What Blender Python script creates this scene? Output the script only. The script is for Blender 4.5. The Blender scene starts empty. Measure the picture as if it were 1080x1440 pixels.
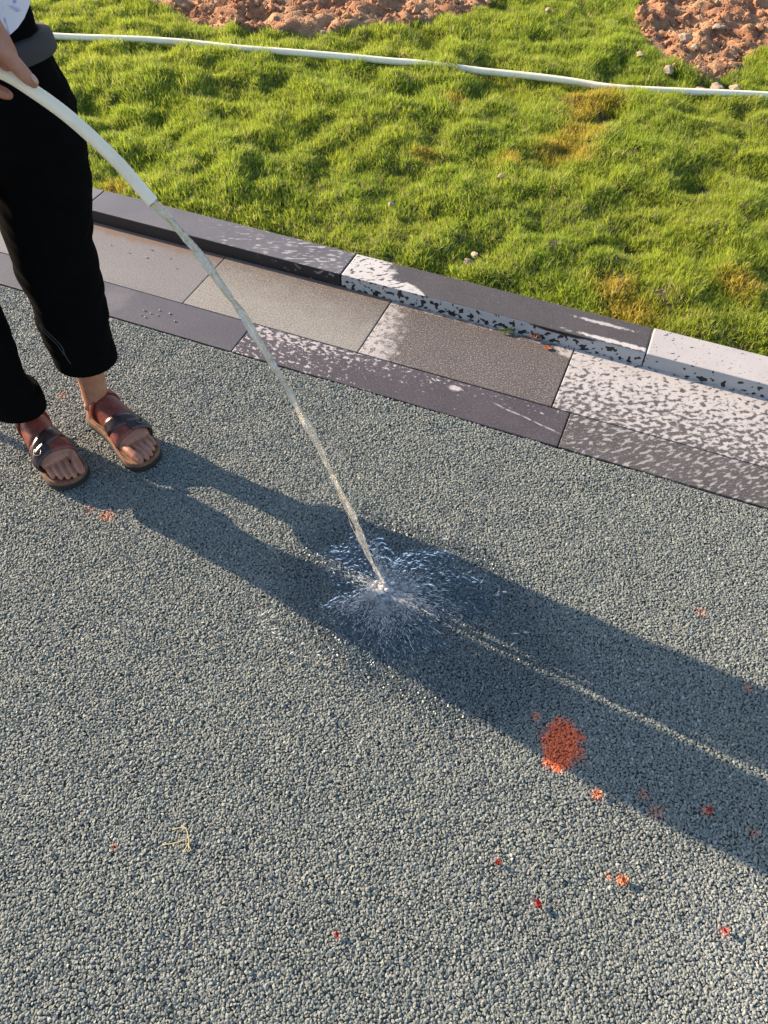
import bpy, bmesh, math, random
import numpy as np
from mathutils import Vector, Matrix

random.seed(7); rng = np.random.default_rng(11)
scene = bpy.context.scene
col = scene.collection
PI = math.pi

# ------------------------------------------------------------------ camera
cam_d = bpy.data.cameras.new('camera'); cam = bpy.data.objects.new('camera', cam_d); col.objects.link(cam)
cam_d.sensor_fit = 'VERTICAL'; cam_d.sensor_height = 36.0; cam_d.lens = 36.0 * 1110 / 1440
cam_d.clip_start = 0.02; cam_d.clip_end = 500
cam.matrix_world = Matrix.Translation((0, 0, 1.5)) @ Matrix.Rotation(math.radians(90 - 51.2), 4, 'X') @ Matrix.Rotation(math.radians(1.5), 4, 'Z')
scene.camera = cam

# ------------------------------------------------------------------ light
SUN_EL, SUN_AZ = math.radians(20), math.radians(152.0)          # towards the sun, angle from +X
to_sun = Vector((math.cos(SUN_EL) * math.cos(SUN_AZ), math.cos(SUN_EL) * math.sin(SUN_AZ), math.sin(SUN_EL)))
world = bpy.data.worlds.new('World'); scene.world = world; world.use_nodes = True
wn = world.node_tree.nodes; wn.clear()
sky = wn.new('ShaderNodeTexSky'); sky.sky_type = 'NISHITA'; sky.sun_disc = False
sky.sun_elevation = SUN_EL; sky.sun_rotation = math.atan2(to_sun.x, to_sun.y)
sky.air_density = 1.0; sky.dust_density = 1.0; sky.ozone_density = 1.2
bg = wn.new('ShaderNodeBackground'); bg.inputs['Strength'].default_value = 0.115
wo = wn.new('ShaderNodeOutputWorld')
world.node_tree.links.new(sky.outputs[0], bg.inputs[0]); world.node_tree.links.new(bg.outputs[0], wo.inputs[0])
sd = bpy.data.lights.new('sun', 'SUN'); sd.energy = 5.0; sd.angle = math.radians(0.5); sd.color = (1.0, 0.80, 0.58)
sun = bpy.data.objects.new('sun', sd); col.objects.link(sun)
sun.rotation_euler = to_sun.to_track_quat('Z', 'Y').to_euler()
scene.view_settings.view_transform = 'Standard'; scene.view_settings.look = 'None'
scene.view_settings.exposure = 1.4; scene.view_settings.gamma = 1.0
scene.view_settings.use_curve_mapping = False

# ------------------------------------------------------------------ frame of the kerb: u along it, n away from the path
KA = math.radians(-21.0)
U = np.array([math.cos(KA), math.sin(KA)]); N = np.array([-U[1], U[0]])
def un(u, n, z=0.0): return (u * U[0] + n * N[0], u * U[1] + n * N[1], z)
N_PATH, N_MID, N_KERB, N_BACK, KH = 1.507, 1.647, 1.917, 2.045, 0.045

# ------------------------------------------------------------------ object helpers
def tag(o, label=None, cat=None, group=None, kind=None):
    if label: o['label'] = label
    if cat: o['category'] = cat
    if group: o['group'] = group
    if kind: o['kind'] = kind
    return o
def link(name, me, mat, parent=None):
    o = bpy.data.objects.new(name, me); col.objects.link(o)
    if mat is not None and len(me.materials) == 0: me.materials.append(mat)
    if parent is not None: o.parent = parent
    return o
def mesh(name, verts, faces, smooth=False):
    me = bpy.data.meshes.new(name); me.from_pydata([tuple(map(float, v)) for v in verts], [], [tuple(map(int, f)) for f in faces]); me.update()
    if smooth: me.polygons.foreach_set('use_smooth', [True] * len(me.polygons))
    return me
def from_bm(name, bm, smooth=False):
    me = bpy.data.meshes.new(name); bm.to_mesh(me); bm.free()
    if smooth: me.polygons.foreach_set('use_smooth', [True] * len(me.polygons))
    return me
def empty(name, loc=(0, 0, 0)):
    o = bpy.data.objects.new(name, None); o.empty_display_size = 0.05; col.objects.link(o); o.location = loc
    return o
class MB:
    def __init__(s): s.v = []; s.f = []
    def add(s, verts, faces):
        b = len(s.v); s.v += [tuple(map(float, v)) for v in verts]; s.f += [tuple(int(i) + b for i in f) for f in faces]
    def rings(s, rings, cap=True, closed=False):
        k = len(rings[0]); b = len(s.v); m = len(rings)
        for r in rings: s.v += [tuple(map(float, v)) for v in r]
        for i in range(m if closed else m - 1):
            i2 = (i + 1) % m
            for j in range(k):
                j2 = (j + 1) % k; s.f.append((b + i * k + j, b + i * k + j2, b + i2 * k + j2, b + i2 * k + j))
        if cap and not closed:
            s.f.append(tuple(b + j for j in range(k))[::-1]); s.f.append(tuple(b + (m - 1) * k + j for j in range(k)))
    def tube(s, pts, rad, k=10, cap=True, round_ends=False):
        P = [Vector(p) for p in pts]; m = len(P)
        R = list(rad) if hasattr(rad, '__len__') else [rad] * m
        if round_ends:
            a = (P[0] - P[1]).normalized(); b = (P[-1] - P[-2]).normalized()
            P = [P[0] + a * R[0] * .95, P[0] + a * R[0] * .65] + P + [P[-1] + b * R[-1] * .65, P[-1] + b * R[-1] * .95]
            R = [R[0] * .3, R[0] * .75] + R + [R[-1] * .75, R[-1] * .3]; m += 4
        rs = []; nrm = None
        for i in range(m):
            t = (P[min(i + 1, m - 1)] - P[max(i - 1, 0)]).normalized()
            if nrm is None: nrm = t.orthogonal().normalized()
            nrm = (nrm - t * nrm.dot(t)).normalized(); bn = t.cross(nrm)
            rs.append([P[i] + (nrm * math.cos(2 * PI * j / k) + bn * math.sin(2 * PI * j / k)) * R[i] for j in range(k)])
        s.rings(rs, cap)
    def ball(s, c, r, k=10, m=7, ax=None):
        rx, ry, rz = (r, r, r) if not hasattr(r, '__len__') else r
        A = ax if ax is not None else Matrix.Identity(3); c = Vector(c); rs = []
        for i in range(m + 1):
            th = PI * (0.06 + 0.88 * i / m); 
            rs.append([c + A @ Vector((rx * math.sin(th) * math.cos(2 * PI * j / k), ry * math.sin(th) * math.sin(2 * PI * j / k), -rz * math.cos(th))) for j in range(k)])
        s.rings(rs)
    def mesh(s, name, smooth=True): return mesh(name, s.v, s.f, smooth)
def catmull(pts, n=8):
    P = [np.array(p, float) for p in pts]; P = [2 * P[0] - P[1]] + P + [2 * P[-1] - P[-2]]; out = []
    for i in range(1, len(P) - 2):
        for t in np.linspace(0, 1, n, endpoint=False):
            a, b, c, d = P[i - 1], P[i], P[i + 1], P[i + 2]
            out.append(.5 * (2 * b + (c - a) * t + (2 * a - 5 * b + 4 * c - d) * t * t + (3 * b - a - 3 * c + d) * t ** 3))
    out.append(P[-2]); return out
def fuse(mb, name, voxel, smooth_iter=6):
    """one continuous skin grown over all shapes in mb"""
    me = mb.mesh('tmp'); o = bpy.data.objects.new('tmp', me); col.objects.link(o)
    r = o.modifiers.new('r', 'REMESH'); r.mode = 'VOXEL'; r.voxel_size = voxel
    s = o.modifiers.new('s', 'SMOOTH'); s.factor = .5; s.iterations = smooth_iter
    out = bpy.data.meshes.new_from_object(o.evaluated_get(bpy.context.evaluated_depsgraph_get()))
    bpy.data.objects.remove(o); bpy.data.meshes.remove(me)
    out.name = name; out.polygons.foreach_set('use_smooth', [True] * len(out.polygons)); return out

_lat = {}
def vnoise(x, y, scale, seed):
    """smooth value noise in 2D, numpy"""
    if seed not in _lat: _lat[seed] = np.random.default_rng(seed).random((256, 256))
    L = _lat[seed]; X = np.asarray(x) * scale + 1000; Y = np.asarray(y) * scale + 1000
    xi = np.floor(X).astype(int); yi = np.floor(Y).astype(int); fx = X - xi; fy = Y - yi
    fx = fx * fx * (3 - 2 * fx); fy = fy * fy * (3 - 2 * fy)
    g = lambda a, b: L[a % 256, b % 256]
    return (g(xi, yi) * (1 - fx) + g(xi + 1, yi) * fx) * (1 - fy) + (g(xi, yi + 1) * (1 - fx) + g(xi + 1, yi + 1) * fx) * fy - .5
def inside(poly, x, y):
    x = np.asarray(x); y = np.asarray(y); r = np.zeros(x.shape, bool); k = len(poly); j = k - 1
    for i in range(k):
        xi, yi = poly[i]; xj, yj = poly[j]
        r ^= ((yi > y) != (yj > y)) & (x < (xj - xi) * (y - yi) / (yj - yi + 1e-12) + xi); j = i
    return r

# ------------------------------------------------------------------ material helpers (node arithmetic)
class V:
    def __init__(s, t, sock): s.t = t; s.s = sock
    def _m(s, op, o=None, o2=None):
        n = s.t.nodes.new('ShaderNodeMath'); n.operation = op
        for i, q in enumerate((s, o, o2)):
            if q is None: continue
            if isinstance(q, V): s.t.links.new(q.s, n.inputs[i])
            else: n.inputs[i].default_value = q
        return V(s.t, n.outputs[0])
    def __add__(s, o): return s._m('ADD', o)
    __radd__ = __add__
    def __sub__(s, o): return s._m('SUBTRACT', o)
    def __rsub__(s, o): return (s * -1) + o
    def __mul__(s, o): return s._m('MULTIPLY', o)
    __rmul__ = __mul__
    def max(s, o): return s._m('MAXIMUM', o)
    def min(s, o): return s._m('MINIMUM', o)
    def clamp(s): return s._m('MAXIMUM', 0.0)._m('MINIMUM', 1.0)
class Mat:
    def __init__(s, name):
        s.m = bpy.data.materials.new(name); s.m.use_nodes = True; s.t = s.m.node_tree; s.t.nodes.clear()
        s.out = s.t.nodes.new('ShaderNodeOutputMaterial')
        s.b = s.t.nodes.new('ShaderNodeBsdfPrincipled'); s.link(s.b.outputs[0], s.out.inputs[0])
        g = s.t.nodes.new('ShaderNodeNewGeometry'); s.pos = g.outputs['Position']
    def link(s, a, b): s.t.links.new(a.s if isinstance(a, V) else a, b)
    def set(s, **k):
        for n, v in k.items():
            i = s.b.inputs[n.replace('_', ' ')]
            if isinstance(v, V): s.link(v, i)
            elif hasattr(v, 'is_output'): s.link(v, i)
            else: i.default_value = (*v, 1) if (hasattr(v, '__len__') and len(v) == 3 and i.type == 'RGBA') else v
        return s
    def dot(s, vec, off=0.0):
        n = s.t.nodes.new('ShaderNodeVectorMath'); n.operation = 'DOT_PRODUCT'; s.link(s.pos, n.inputs[0]); n.inputs[1].default_value = vec
        return V(s.t, n.outputs['Value'])
    def xyz(s):
        n = s.t.nodes.new('ShaderNodeSeparateXYZ'); s.link(s.pos, n.inputs[0]); return [V(s.t, o) for o in n.outputs]
    def comb(s, a, b, c=0.0):
        n = s.t.nodes.new('ShaderNodeCombineXYZ')
        for i, q in enumerate((a, b, c)):
            if isinstance(q, V): s.link(q, n.inputs[i])
            else: n.inputs[i].default_value = q
        return n.outputs[0]
    def obj(s):
        n = s.t.nodes.new('ShaderNodeTexCoord'); return n.outputs['Object']
    def noise(s, scale, detail=2, rough=.5, vec=None, dist=0.0):
        n = s.t.nodes.new('ShaderNodeTexNoise'); n.inputs['Scale'].default_value = scale; n.inputs['Detail'].default_value = detail
        n.inputs['Roughness'].default_value = rough; n.inputs['Distortion'].default_value = dist
        s.link(s.pos if vec is None else vec, n.inputs['Vector']); return V(s.t, n.outputs['Fac'])
    def voro(s, scale, vec=None, feature='F1', out='Distance'):
        n = s.t.nodes.new('ShaderNodeTexVoronoi'); n.feature = feature; n.inputs['Scale'].default_value = scale
        s.link(s.pos if vec is None else vec, n.inputs['Vector']); return V(s.t, n.outputs[out])
    def rand(s):
        n = s.t.nodes.new('ShaderNodeObjectInfo'); return V(s.t, n.outputs['Random'])
    def step(s, x, a, b):
        n = s.t.nodes.new('ShaderNodeMapRange'); n.interpolation_type = 'SMOOTHSTEP'; s.link(x, n.inputs['Value'])
        n.inputs['From Min'].default_value = a; n.inputs['From Max'].default_value = b; return V(s.t, n.outputs['Result'])
    def mix(s, f, a, b):
        n = s.t.nodes.new('ShaderNodeMix'); n.data_type = 'RGBA'
        for q, i in ((f, n.inputs[0]), (a, n.inputs[6]), (b, n.inputs[7])):
            if isinstance(q, V) or hasattr(q, 'is_output'): s.link(q, i)
            else: i.default_value = (*q, 1) if hasattr(q, '__len__') else q
        return n.outputs[2]
    def bump(s, h, strength=.5, dist=.002, prev=None):
        n = s.t.nodes.new('ShaderNodeBump'); n.inputs['Strength'].default_value = strength; n.inputs['Distance'].default_value = dist
        s.link(h, n.inputs['Height'])
        if prev is not None: s.link(prev, n.inputs['Normal'])
        return n.outputs[0]
    def near(s, x, y, c, r, soft=.5, wob=None):
        """1 inside a round patch at c=(x,y), 0 outside"""
        a = x - c[0]; b = y - c[1]; d = (a * a + b * b)._m('SQRT')
        if wob is not None: d = d + wob * (r * 1.3)
        return 1 - s.step(d, r * (1 - soft), r * (1 + soft * .4))
def plain(name, color, rough=.5, **k):
    return Mat(name).set(Base_Color=color, Roughness=rough, **k).m

# ------------------------------------------------------------------ gravel path
HIT = np.array([0.005, 0.976, 0.0])
PIGMENT = [((.364, .626), .046, 1.0), ((.372, .652), .034, 1.0), ((.352, .600), .030, 1.0), ((.318, .686), .011, .6), ((.441, .379), .011, .8), ((.418, .385), .008, .35), ((.42, .531), .012, .6),
           ((.508, .532), .013, .3), ((.529, .50), .016, .3), ((.624, .505), .012, .5), ((.70, .468), .013, .3), ((-.668, 1.173), .020, .45), ((-.717, 1.193), .016, .2),
           ((-.89, 1.589), .016, .35), ((.712, .945), .014, .25), ((.77, .76), .012, .4), ((.603, .30), .010, .3), ((-.473, .414), .006, .6)]
def path_colour(M, rnd, chips):
    x, y, z = M.xyz()
    big = M.noise(5, 3, .6); fine = M.noise(160, 1)
    base = M.mix(M.step(rnd, 0, 1), (.144, .157, .146), (.196, .211, .194))
    base = M.mix(M.step(rnd, .93, .96), base, (.27, .295, .275))
    base = M.mix(M.step(big, .35, .7) * .35, base, (.19, .205, .175))
    base = M.mix(M.step(fine, .55, .75) * .2, base, (.11, .12, .115))
    base = M.mix(M.near(x, y, (.66, .24), .20, .9, M.noise(16, 3, .6) - .5) * .35, base, (.36, .37, .34))
    wob = M.noise(55, 3, .7) - .5; wob2 = M.noise(7, 3, .6) - .5
    # wet ground round the jet
    a = (x - .09) * .83 + (y - .92) * -.55; b = (x - .09) * .55 + (y - .92) * .83
    d = (a * a * 6.5 + b * b * 17)._m('SQRT') + wob2 * .55 + wob * .12
    wet = 1 - M.step(d, .72, 1.05)
    base = M.mix(wet * .55, base, (.045, .062, .072))
    for c, r, s in PIGMENT:
        m = M.near(x, y, c, r, .45, wob) * s
        base = M.mix(m, base, (.72, .15, .055) if r > .02 else (.60, .19, .08))
    return base, wet
M = Mat('gravel_chips'); c, wet = path_colour(M, M.rand(), True)
M.set(Base_Color=c, Roughness=.68 - wet * .46); M.set(Normal=M.bump(M.noise(420, 2), .35, .0012)); M.b.inputs['Specular IOR Level'].default_value = .35
m_chip = M.m
M = Mat('path_binder'); cell = M.voro(150, out='Color')
c, wet = path_colour(M, M.voro(150), False)
M.set(Base_Color=M.mix(.4, c, (.05, .055, .052)), Roughness=.95 - wet * .5); M.b.inputs['Specular IOR Level'].default_value = .15
M.set(Normal=M.bump(M.voro(150), .6, .002)); m_path = M.m

def quad_un(u0, u1, n0, n1, z): return [un(u0, n0, z), un(u1, n0, z), un(u1, n1, z), un(u0, n1, z)]
g = link('ground', mesh('ground', [(-250, -250, -.35), (250, -250, -.35), (250, 250, -.35), (-250, 250, -.35)], [(0, 1, 2, 3)]), plain('earth', (.16, .12, .07), .95)); tag(g, kind='structure')
p = link('path', mesh('path', quad_un(-60, 60, -9, N_PATH, -.0065), [(0, 1, 2, 3)]), m_path); tag(p, kind='structure')

def rock_mesh(name, r, flat, seed, sub=1, jag=.25):
    rr = random.Random(seed); bm = bmesh.new(); bmesh.ops.create_icosphere(bm, subdivisions=sub, radius=r)
    ph = [rr.uniform(0, 6.28) for _ in range(6)]; sx, sy = rr.uniform(.8, 1.2), rr.uniform(.75, 1.1)
    for v in bm.verts:
        n = v.co.normalized(); k = 1 + jag * (math.sin(3 * n.x + ph[0]) * math.sin(2.6 * n.y + ph[1]) + .6 * math.sin(4.3 * n.z + ph[2] + 2 * n.x)) + rr.uniform(-1, 1) * jag * .35
        v.co = Vector((v.co.x * sx, v.co.y * sy, v.co.z * flat)) * k
    return bm
def instancer(name, points, rots, scales, sources, mat, kind='stuff'):
    """many small alike pieces set on points (stuff)"""
    me = bpy.data.meshes.new(name); me.vertices.add(len(points)); me.vertices.foreach_set('co', np.asarray(points, np.float32).ravel()); 
    a = me.attributes.new('rot', 'FLOAT_VECTOR', 'POINT'); a.data.foreach_set('vector', np.asarray(rots, np.float32).ravel())
    a = me.attributes.new('scl', 'FLOAT', 'POINT'); a.data.foreach_set('value', np.asarray(scales, np.float32).ravel())
    a = me.attributes.new('pick', 'INT', 'POINT'); a.data.foreach_set('value', rng.integers(0, len(sources), len(points)).astype(np.int32))
    me.update(); me.materials.append(mat)
    o = bpy.data.objects.new(name, me); col.objects.link(o); o['kind'] = kind
    ng = bpy.data.node_groups.new(name, 'GeometryNodeTree')
    ng.interface.new_socket('Geometry', in_out='INPUT', socket_type='NodeSocketGeometry'); ng.interface.new_socket('Geometry', in_out='OUTPUT', socket_type='NodeSocketGeometry')
    gi = ng.nodes.new('NodeGroupInput'); go = ng.nodes.new('NodeGroupOutput'); iop = ng.nodes.new('GeometryNodeInstanceOnPoints'); join = ng.nodes.new('GeometryNodeJoinGeometry')
    for s in reversed(sources):
        oi = ng.nodes.new('GeometryNodeObjectInfo'); oi.inputs['Object'].default_value = s; oi.inputs['As Instance'].default_value = True
        ng.links.new(oi.outputs['Geometry'], join.inputs[0])
    def attr(nm, ty):
        n = ng.nodes.new('GeometryNodeInputNamedAttribute'); n.data_type = ty; n.inputs['Name'].default_value = nm; return n.outputs['Attribute']
    ng.links.new(gi.outputs[0], iop.inputs['Points']); ng.links.new(join.outputs[0], iop.inputs['Instance'])
    iop.inputs['Pick Instance'].default_value = True
    ng.links.new(attr('pick', 'INT'), iop.inputs['Instance Index'])
    e2r = ng.nodes.new('FunctionNodeEulerToRotation'); ng.links.new(attr('rot', 'FLOAT_VECTOR'), e2r.inputs[0]); ng.links.new(e2r.outputs[0], iop.inputs['Rotation'])
    ng.links.new(attr('scl', 'FLOAT'), iop.inputs['Scale']); ng.links.new(iop.outputs[0], go.inputs[0])
    md = o.modifiers.new('set_out', 'NODES'); md.node_group = ng
    return o
def source(me, mat):
    me.materials.append(mat); return bpy.data.objects.new(me.name, me)      # only a shape for the instancer, not linked to the scene
chips = [source(from_bm('chip', rock_mesh('chip', .0036, .50, 40 + i, 1, .30), False), m_chip) for i in range(10)]
sp = .0047
uu, nn = np.meshgrid(np.arange(-3.1, 2.5, sp), np.arange(-.95, N_PATH + .02, sp * .866))
uu = uu + (np.arange(uu.shape[0])[:, None] % 2) * sp * .5
uu = (uu + rng.uniform(-.36, .36, uu.shape) * sp).ravel(); nn = (nn + rng.uniform(-.36, .36, nn.shape) * sp).ravel()
edge = N_PATH - .004 + .004 * vnoise(uu, nn * 0, 30, 3) + .006 * vnoise(uu, nn * 0, 4, 4) + np.where(uu > .1, .012 * np.clip(vnoise(uu, nn * 0, 6, 6), -.1, 1), 0)
px = uu * U[0] + nn * N[0]; py = uu * U[1] + nn * N[1]
keep = (nn < edge) & (py > -.42) & (px > -2.7) & (px < 2.1) & ~((rng.random(uu.shape) < .03))
px, py = px[keep], py[keep]; k = len(px)
pz = -.0028 + rng.normal(0, .0006, k) + .003 * vnoise(px, py, 18, 8)
instancer('gravel', np.stack([px, py, pz], 1), np.stack([rng.normal(0, .34, k), rng.normal(0, .34, k), rng.uniform(0, 6.28, k)], 1), rng.uniform(.74, 1.20, k), chips, m_chip)

# ------------------------------------------------------------------ stone: wet and dry
def stone(name, dry, wetc, wet_fn, rough=(.75, .30), grain=.25, mud=None, grain_scale=240):
    M = Mat(name); u = M.dot((U[0], U[1], 0)); n = M.dot((N[0], N[1], 0)); z = M.xyz()[2]
    w = wet_fn(M, u, n, z)
    if not isinstance(w, V): w = M.noise(3, 2) * 0 + w
    w = w.clamp()
    g = M.noise(grain_scale, 2, .7); cloud = M.noise(9, 4, .6)
    d = M.mix(M.step(cloud, .3, .75) * .35, dry, tuple(x * .72 for x in dry))
    e = M.mix(M.step(cloud, .3, .7) * .5, wetc, tuple(x * 1.5 for x in wetc))
    c = M.mix(w, d, e)
    c = M.mix(M.step(g, .50, .66) * grain * 1.3, c, (.045, .04, .04)); c = M.mix((1 - M.step(g, .34, .48)) * grain, c, (.50, .47, .45))
    c = M.mix(M.step(M.noise(75, 3, .7), .60, .72) * (w * -.09 + .11), c, (.55, .53, .51))
    if mud is not None:
        f = M.step(n + (M.noise(22, 3, .6) - .5) * .09, mud[0], mud[1]) * mud[2]; c = M.mix(f, c, (.16, .10, .07))
    sil = M.noise(26, 3, .6); M.b.inputs['Specular IOR Level'].default_value = .35
    M.set(Base_Color=c, Roughness=(w * (rough[1] - rough[0]) + rough[0] + (sil - .5) * .2))
    M.set(Normal=M.bump(g, .35, .0007)); return M.m
DRY, WET = (.47, .455, .455), (.085, .078, .080)
def spots(M, u, n, scale, thr, soft=.03, ku=1.0, kn=1.0, detail=2, seed=0.0, rot=0.0):
    if rot:
        a = u * math.cos(rot) + n * math.sin(rot); b = n * math.cos(rot) - u * math.sin(rot)
    else: a, b = u, n
    v = M.noise(scale, detail, .5, M.comb(a * ku, b * kn, seed)); q = v - thr if not isinstance(thr, V) else v - thr
    return M.step(q, -soft, soft)
def ell(M, u, n, c, r, wob, soft=.25):
    a = (u - c[0]) * (1 / r[0]); b = (n - c[1]) * (1 / r[1]); d = (a * a + b * b)._m('SQRT') + wob
    return 1 - M.step(d, 1 - soft, 1 + soft * .3)
def fn_slab_a(M, u, n, z): return .42 + (M.noise(5, 3, .6) - .5) * .5 + (1 - M.step(n, 1.65, 1.68)) * .1
def fn_slab_b(M, u, n, z): return M.step(n + (u + 1.0) * .12 + (M.noise(14, 4, .65) - .5) * .16, 1.70, 1.93) * .66 + .20 + (M.noise(40, 3) - .5) * .22
def fn_slab_c(M, u, n, z):
    wob = M.noise(38, 4, .65) - .5
    dry = (1 - M.step(u + (n - 1.78) * .25 + wob * .24, -.715, -.625)).max(M.step(n + wob * .10, 1.898, 1.92) * M.step(u, -.74, -.70)).max(ell(M, u, n, (-.150, 1.90), (.055, .035), wob * 1.2)).max(1 - M.step(n + wob * .07 + (u + .7) * .10, 1.645, 1.658))
    return (1 - dry * (1 - spots(M, u, n, 60, .58, .05) * .8)) * .95
def fn_slab_d(M, u, n, z):
    thr = (n - 1.647) * .46 + .475 - M.step(u, -.1, .5) * .02 + (M.noise(12, 2) - .5) * .08
    return spots(M, u, n, 70, thr, .06, .8, 1.15, 4, .3, .5).max(spots(M, u, n, 165, .635 + (thr - .47) * .6, .04, .8, 1.1, 2, 2.3, .5) * .8) * .95
def fn_slab_e(M, u, n, z): return spots(M, u, n, 60, (n - 1.647) * .42 + .43, .03, .75, 1.15, 2, .3, .5) * .82
def fn_edge_a(M, u, n, z): return .78 + (M.noise(6, 3, .6) - .5) * .35 - ell(M, u, n, (-1.52, 1.58), (.06, .08), (M.noise(24, 4, .65) - .5) * 2.0, .9) * .3  # evenly soaked; the paler oval paints a sheen streak into the colour
def fn_edge_b(M, u, n, z):
    thr = .55 + M.step(u, -.95, -.50) * .10 - M.step(n, 1.56, 1.63) * .07 + M.step(u, -.5, -.3) * .03
    dry = M.step(M.noise(58, 4, .65, M.comb(u, n * 1.5, 2.0)) - thr, -.01, .05)
    line = 1 - M.step(((n - 1.605) + (u + .32) * .22 + (M.noise(15, 2) - .5) * .012)._m('ABSOLUTE'), .0012, .0035)
    dry = dry.max(ell(M, u, n, (-.417, 1.615), (.022, .012), (M.noise(60, 3) - .5) * 1.4, .5))
    return 1 - dry.max(line * M.step(u, -.32, -.28) * M.step(M.noise(40, 4, .7), .36, .56) * .75) * .97
def fn_edge_c(M, u, n, z):
    v = spots(M, u, n, 52, .585 - (n - 1.507) * .30, .05, .85, 2.0, 6, 5.0, .75)
    return 1 - v * .78
def fn_kerb_a(M, u, n, z): return .5 + (M.noise(8, 3) - .5) * .3
def fn_kerb_b(M, u, n, z):
    fleck = spots(M, u, n, 36, .66 - M.step(u, -1.5, -1.05) * .09, .05, .8, 2.8, 5, 1.0, .35) * M.step(u, -1.55, -1.3)
    return .88 + (M.noise(6, 3) - .5) * .25 - fleck * .72
def fn_kerb_c(M, u, n, z):
    wob = M.noise(24, 4, .65) - .5
    big = M.step(u + (n - 1.98) * .9 + wob * .16, -.76, -.73) * (M.step(n + wob * .03 - M.step(u, -.70, -.52) * -.10, 1.955, 1.965))
    w2 = (M.noise(60, 4, .7) - .5) * 2.2 + wob
    line = ell(M, u, n, (-.03, 1.933), (.15, .010), w2, .5) .max(ell(M, u, n, (-.09, 2.005), (.085, .008), w2, .5) * .8)
    small = spots(M, u, n, 70, .58, .04, .7, 1.4, 3, 3.0, .6) * (1 - M.step(u, -.72, -.62))
    return (big * (1 - line)).max(small) * .98
def fn_kerb_d(M, u, n, z): return spots(M, u, n, 44, .67, .02, .7, 1.5, 2, 7.0, .7).max(spots(M, u, n, 110, .70, .025, .7, 1.4, 1, 3.0, .7)) * .9
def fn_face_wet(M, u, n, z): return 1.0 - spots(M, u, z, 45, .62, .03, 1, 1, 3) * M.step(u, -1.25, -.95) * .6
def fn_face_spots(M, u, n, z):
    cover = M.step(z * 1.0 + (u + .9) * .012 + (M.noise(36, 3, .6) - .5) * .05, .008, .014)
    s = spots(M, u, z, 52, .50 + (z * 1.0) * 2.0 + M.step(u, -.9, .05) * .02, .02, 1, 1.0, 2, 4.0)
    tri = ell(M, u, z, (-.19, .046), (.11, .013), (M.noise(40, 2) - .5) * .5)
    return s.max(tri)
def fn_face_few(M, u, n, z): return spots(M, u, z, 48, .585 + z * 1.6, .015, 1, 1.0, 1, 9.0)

def slab_mesh(name, u0, u1, n0, n1, z0, z1, bev=.0025, seed=0):
    rr = random.Random(seed); dz = [rr.uniform(-.0008, .0008) for _ in range(4)]
    bm = bmesh.new(); cu, cn = (u0 + u1) / 2, (n0 + n1) / 2
    vs = [bm.verts.new(un(a - cu, b - cn, c)) for c in (z0, z1) for a, b in ((u0, n0), (u1, n0), (u1, n1), (u0, n1))]
    for i in range(4): vs[4 + i].co.z += dz[i]
    for f in ((3, 2, 1, 0), (4, 5, 6, 7), (0, 1, 5, 4), (1, 2, 6, 5), (2, 3, 7, 6), (3, 0, 4, 7)): bm.faces.new([vs[i] for i in f])
    bmesh.ops.bevel(bm, geom=[e for e in bm.edges if max(v.co.z for v in e.verts) > (z0 + z1) / 2 + .001 or abs(e.verts[0].co.z - e.verts[1].co.z) > .01], offset=bev, segments=2, affect='EDGES', profile=.6)
    return from_bm(name, bm), un(cu, cn, 0)
bed = link('pavement', mesh('pavement', quad_un(-8, 8, N_PATH - .03, N_BACK, -.045) + quad_un(-8, 8, N_PATH - .03, N_BACK, -.012), [(3, 2, 1, 0), (4, 5, 6, 7), (0, 1, 5, 4), (1, 2, 6, 5), (2, 3, 7, 6), (3, 0, 4, 7)]), plain('bedding_grit', (.03, .027, .025), .95))
tag(bed, kind='structure')
M_SLAB = dict(
    a=stone('stone_slab_damp', (.21, .202, .209), (.095, .089, .098), fn_slab_a, (.8, .6), .22, (1.86, 1.90, .75)),
    b=stone('stone_slab_drying', (.27, .257, .235), (.085, .070, .060), fn_slab_b, (.85, .7), .42, (1.86, 1.93, .35)),
    c=stone('stone_slab_soaked', (.42, .39, .38), (.066, .053, .048), fn_slab_c, (.85, .6), .46, (1.885, 1.95, .35)),
    d=stone('stone_slab_splashed', (.45, .425, .42), (.060, .053, .052), fn_slab_d, (.85, .6), .16, None),
    e=stone('stone_slab_wetter', (.45, .43, .42), (.072, .065, .064), fn_slab_e, (.85, .6), .16, None),
    p=stone('stone_slab_plain', (.38, .36, .36), (.085, .078, .078), lambda M, u, n, z: spots(M, u, n, 40, .55, .03) * .7, (.85, .6), .2, None))
M_EDGE = dict(a=stone('edging_soaked', (.165, .157, .178), (.050, .046, .057), fn_edge_a, (.7, .45), .12, None),
    b=stone('edging_flecked', (.42, .39, .40), (.056, .047, .053), fn_edge_b, (.85, .45), .14, None),
    c=stone('edging_streaked', (.37, .35, .35), (.064, .057, .058), fn_edge_c, (.85, .55), .20, None))
JG = .0015
def place(name, m, u0, u1, n0, n1, z0, z1, parent, seed, bev=.0025):
    me, c = slab_mesh(name, u0 + JG, u1 - JG, n0 + JG, n1 - JG, z0, z1, bev, seed); o = link(name, me, m, parent); o.location = c; return o
us = [-1.312 - .58 * i for i in range(5, 0, -1)] + [-1.312, -.728, -.146, .437, 1.017, 1.60, 2.18, 2.76]
ms = ['p', 'p', 'p', 'a', 'a', 'b', 'c', 'd', 'e', 'e', 'p', 'p']
for i in range(len(us) - 1):
    place('paving_slab', M_SLAB[ms[i]], us[i] - .002 * (i % 2), us[i + 1] - .002 * ((i + 1) % 2), N_MID, N_KERB + .02, -.04, 0, bed, i)
ue = [-4.01, -3.04, -2.04, -1.067, -.095, .875, 1.85, 2.82]
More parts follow.
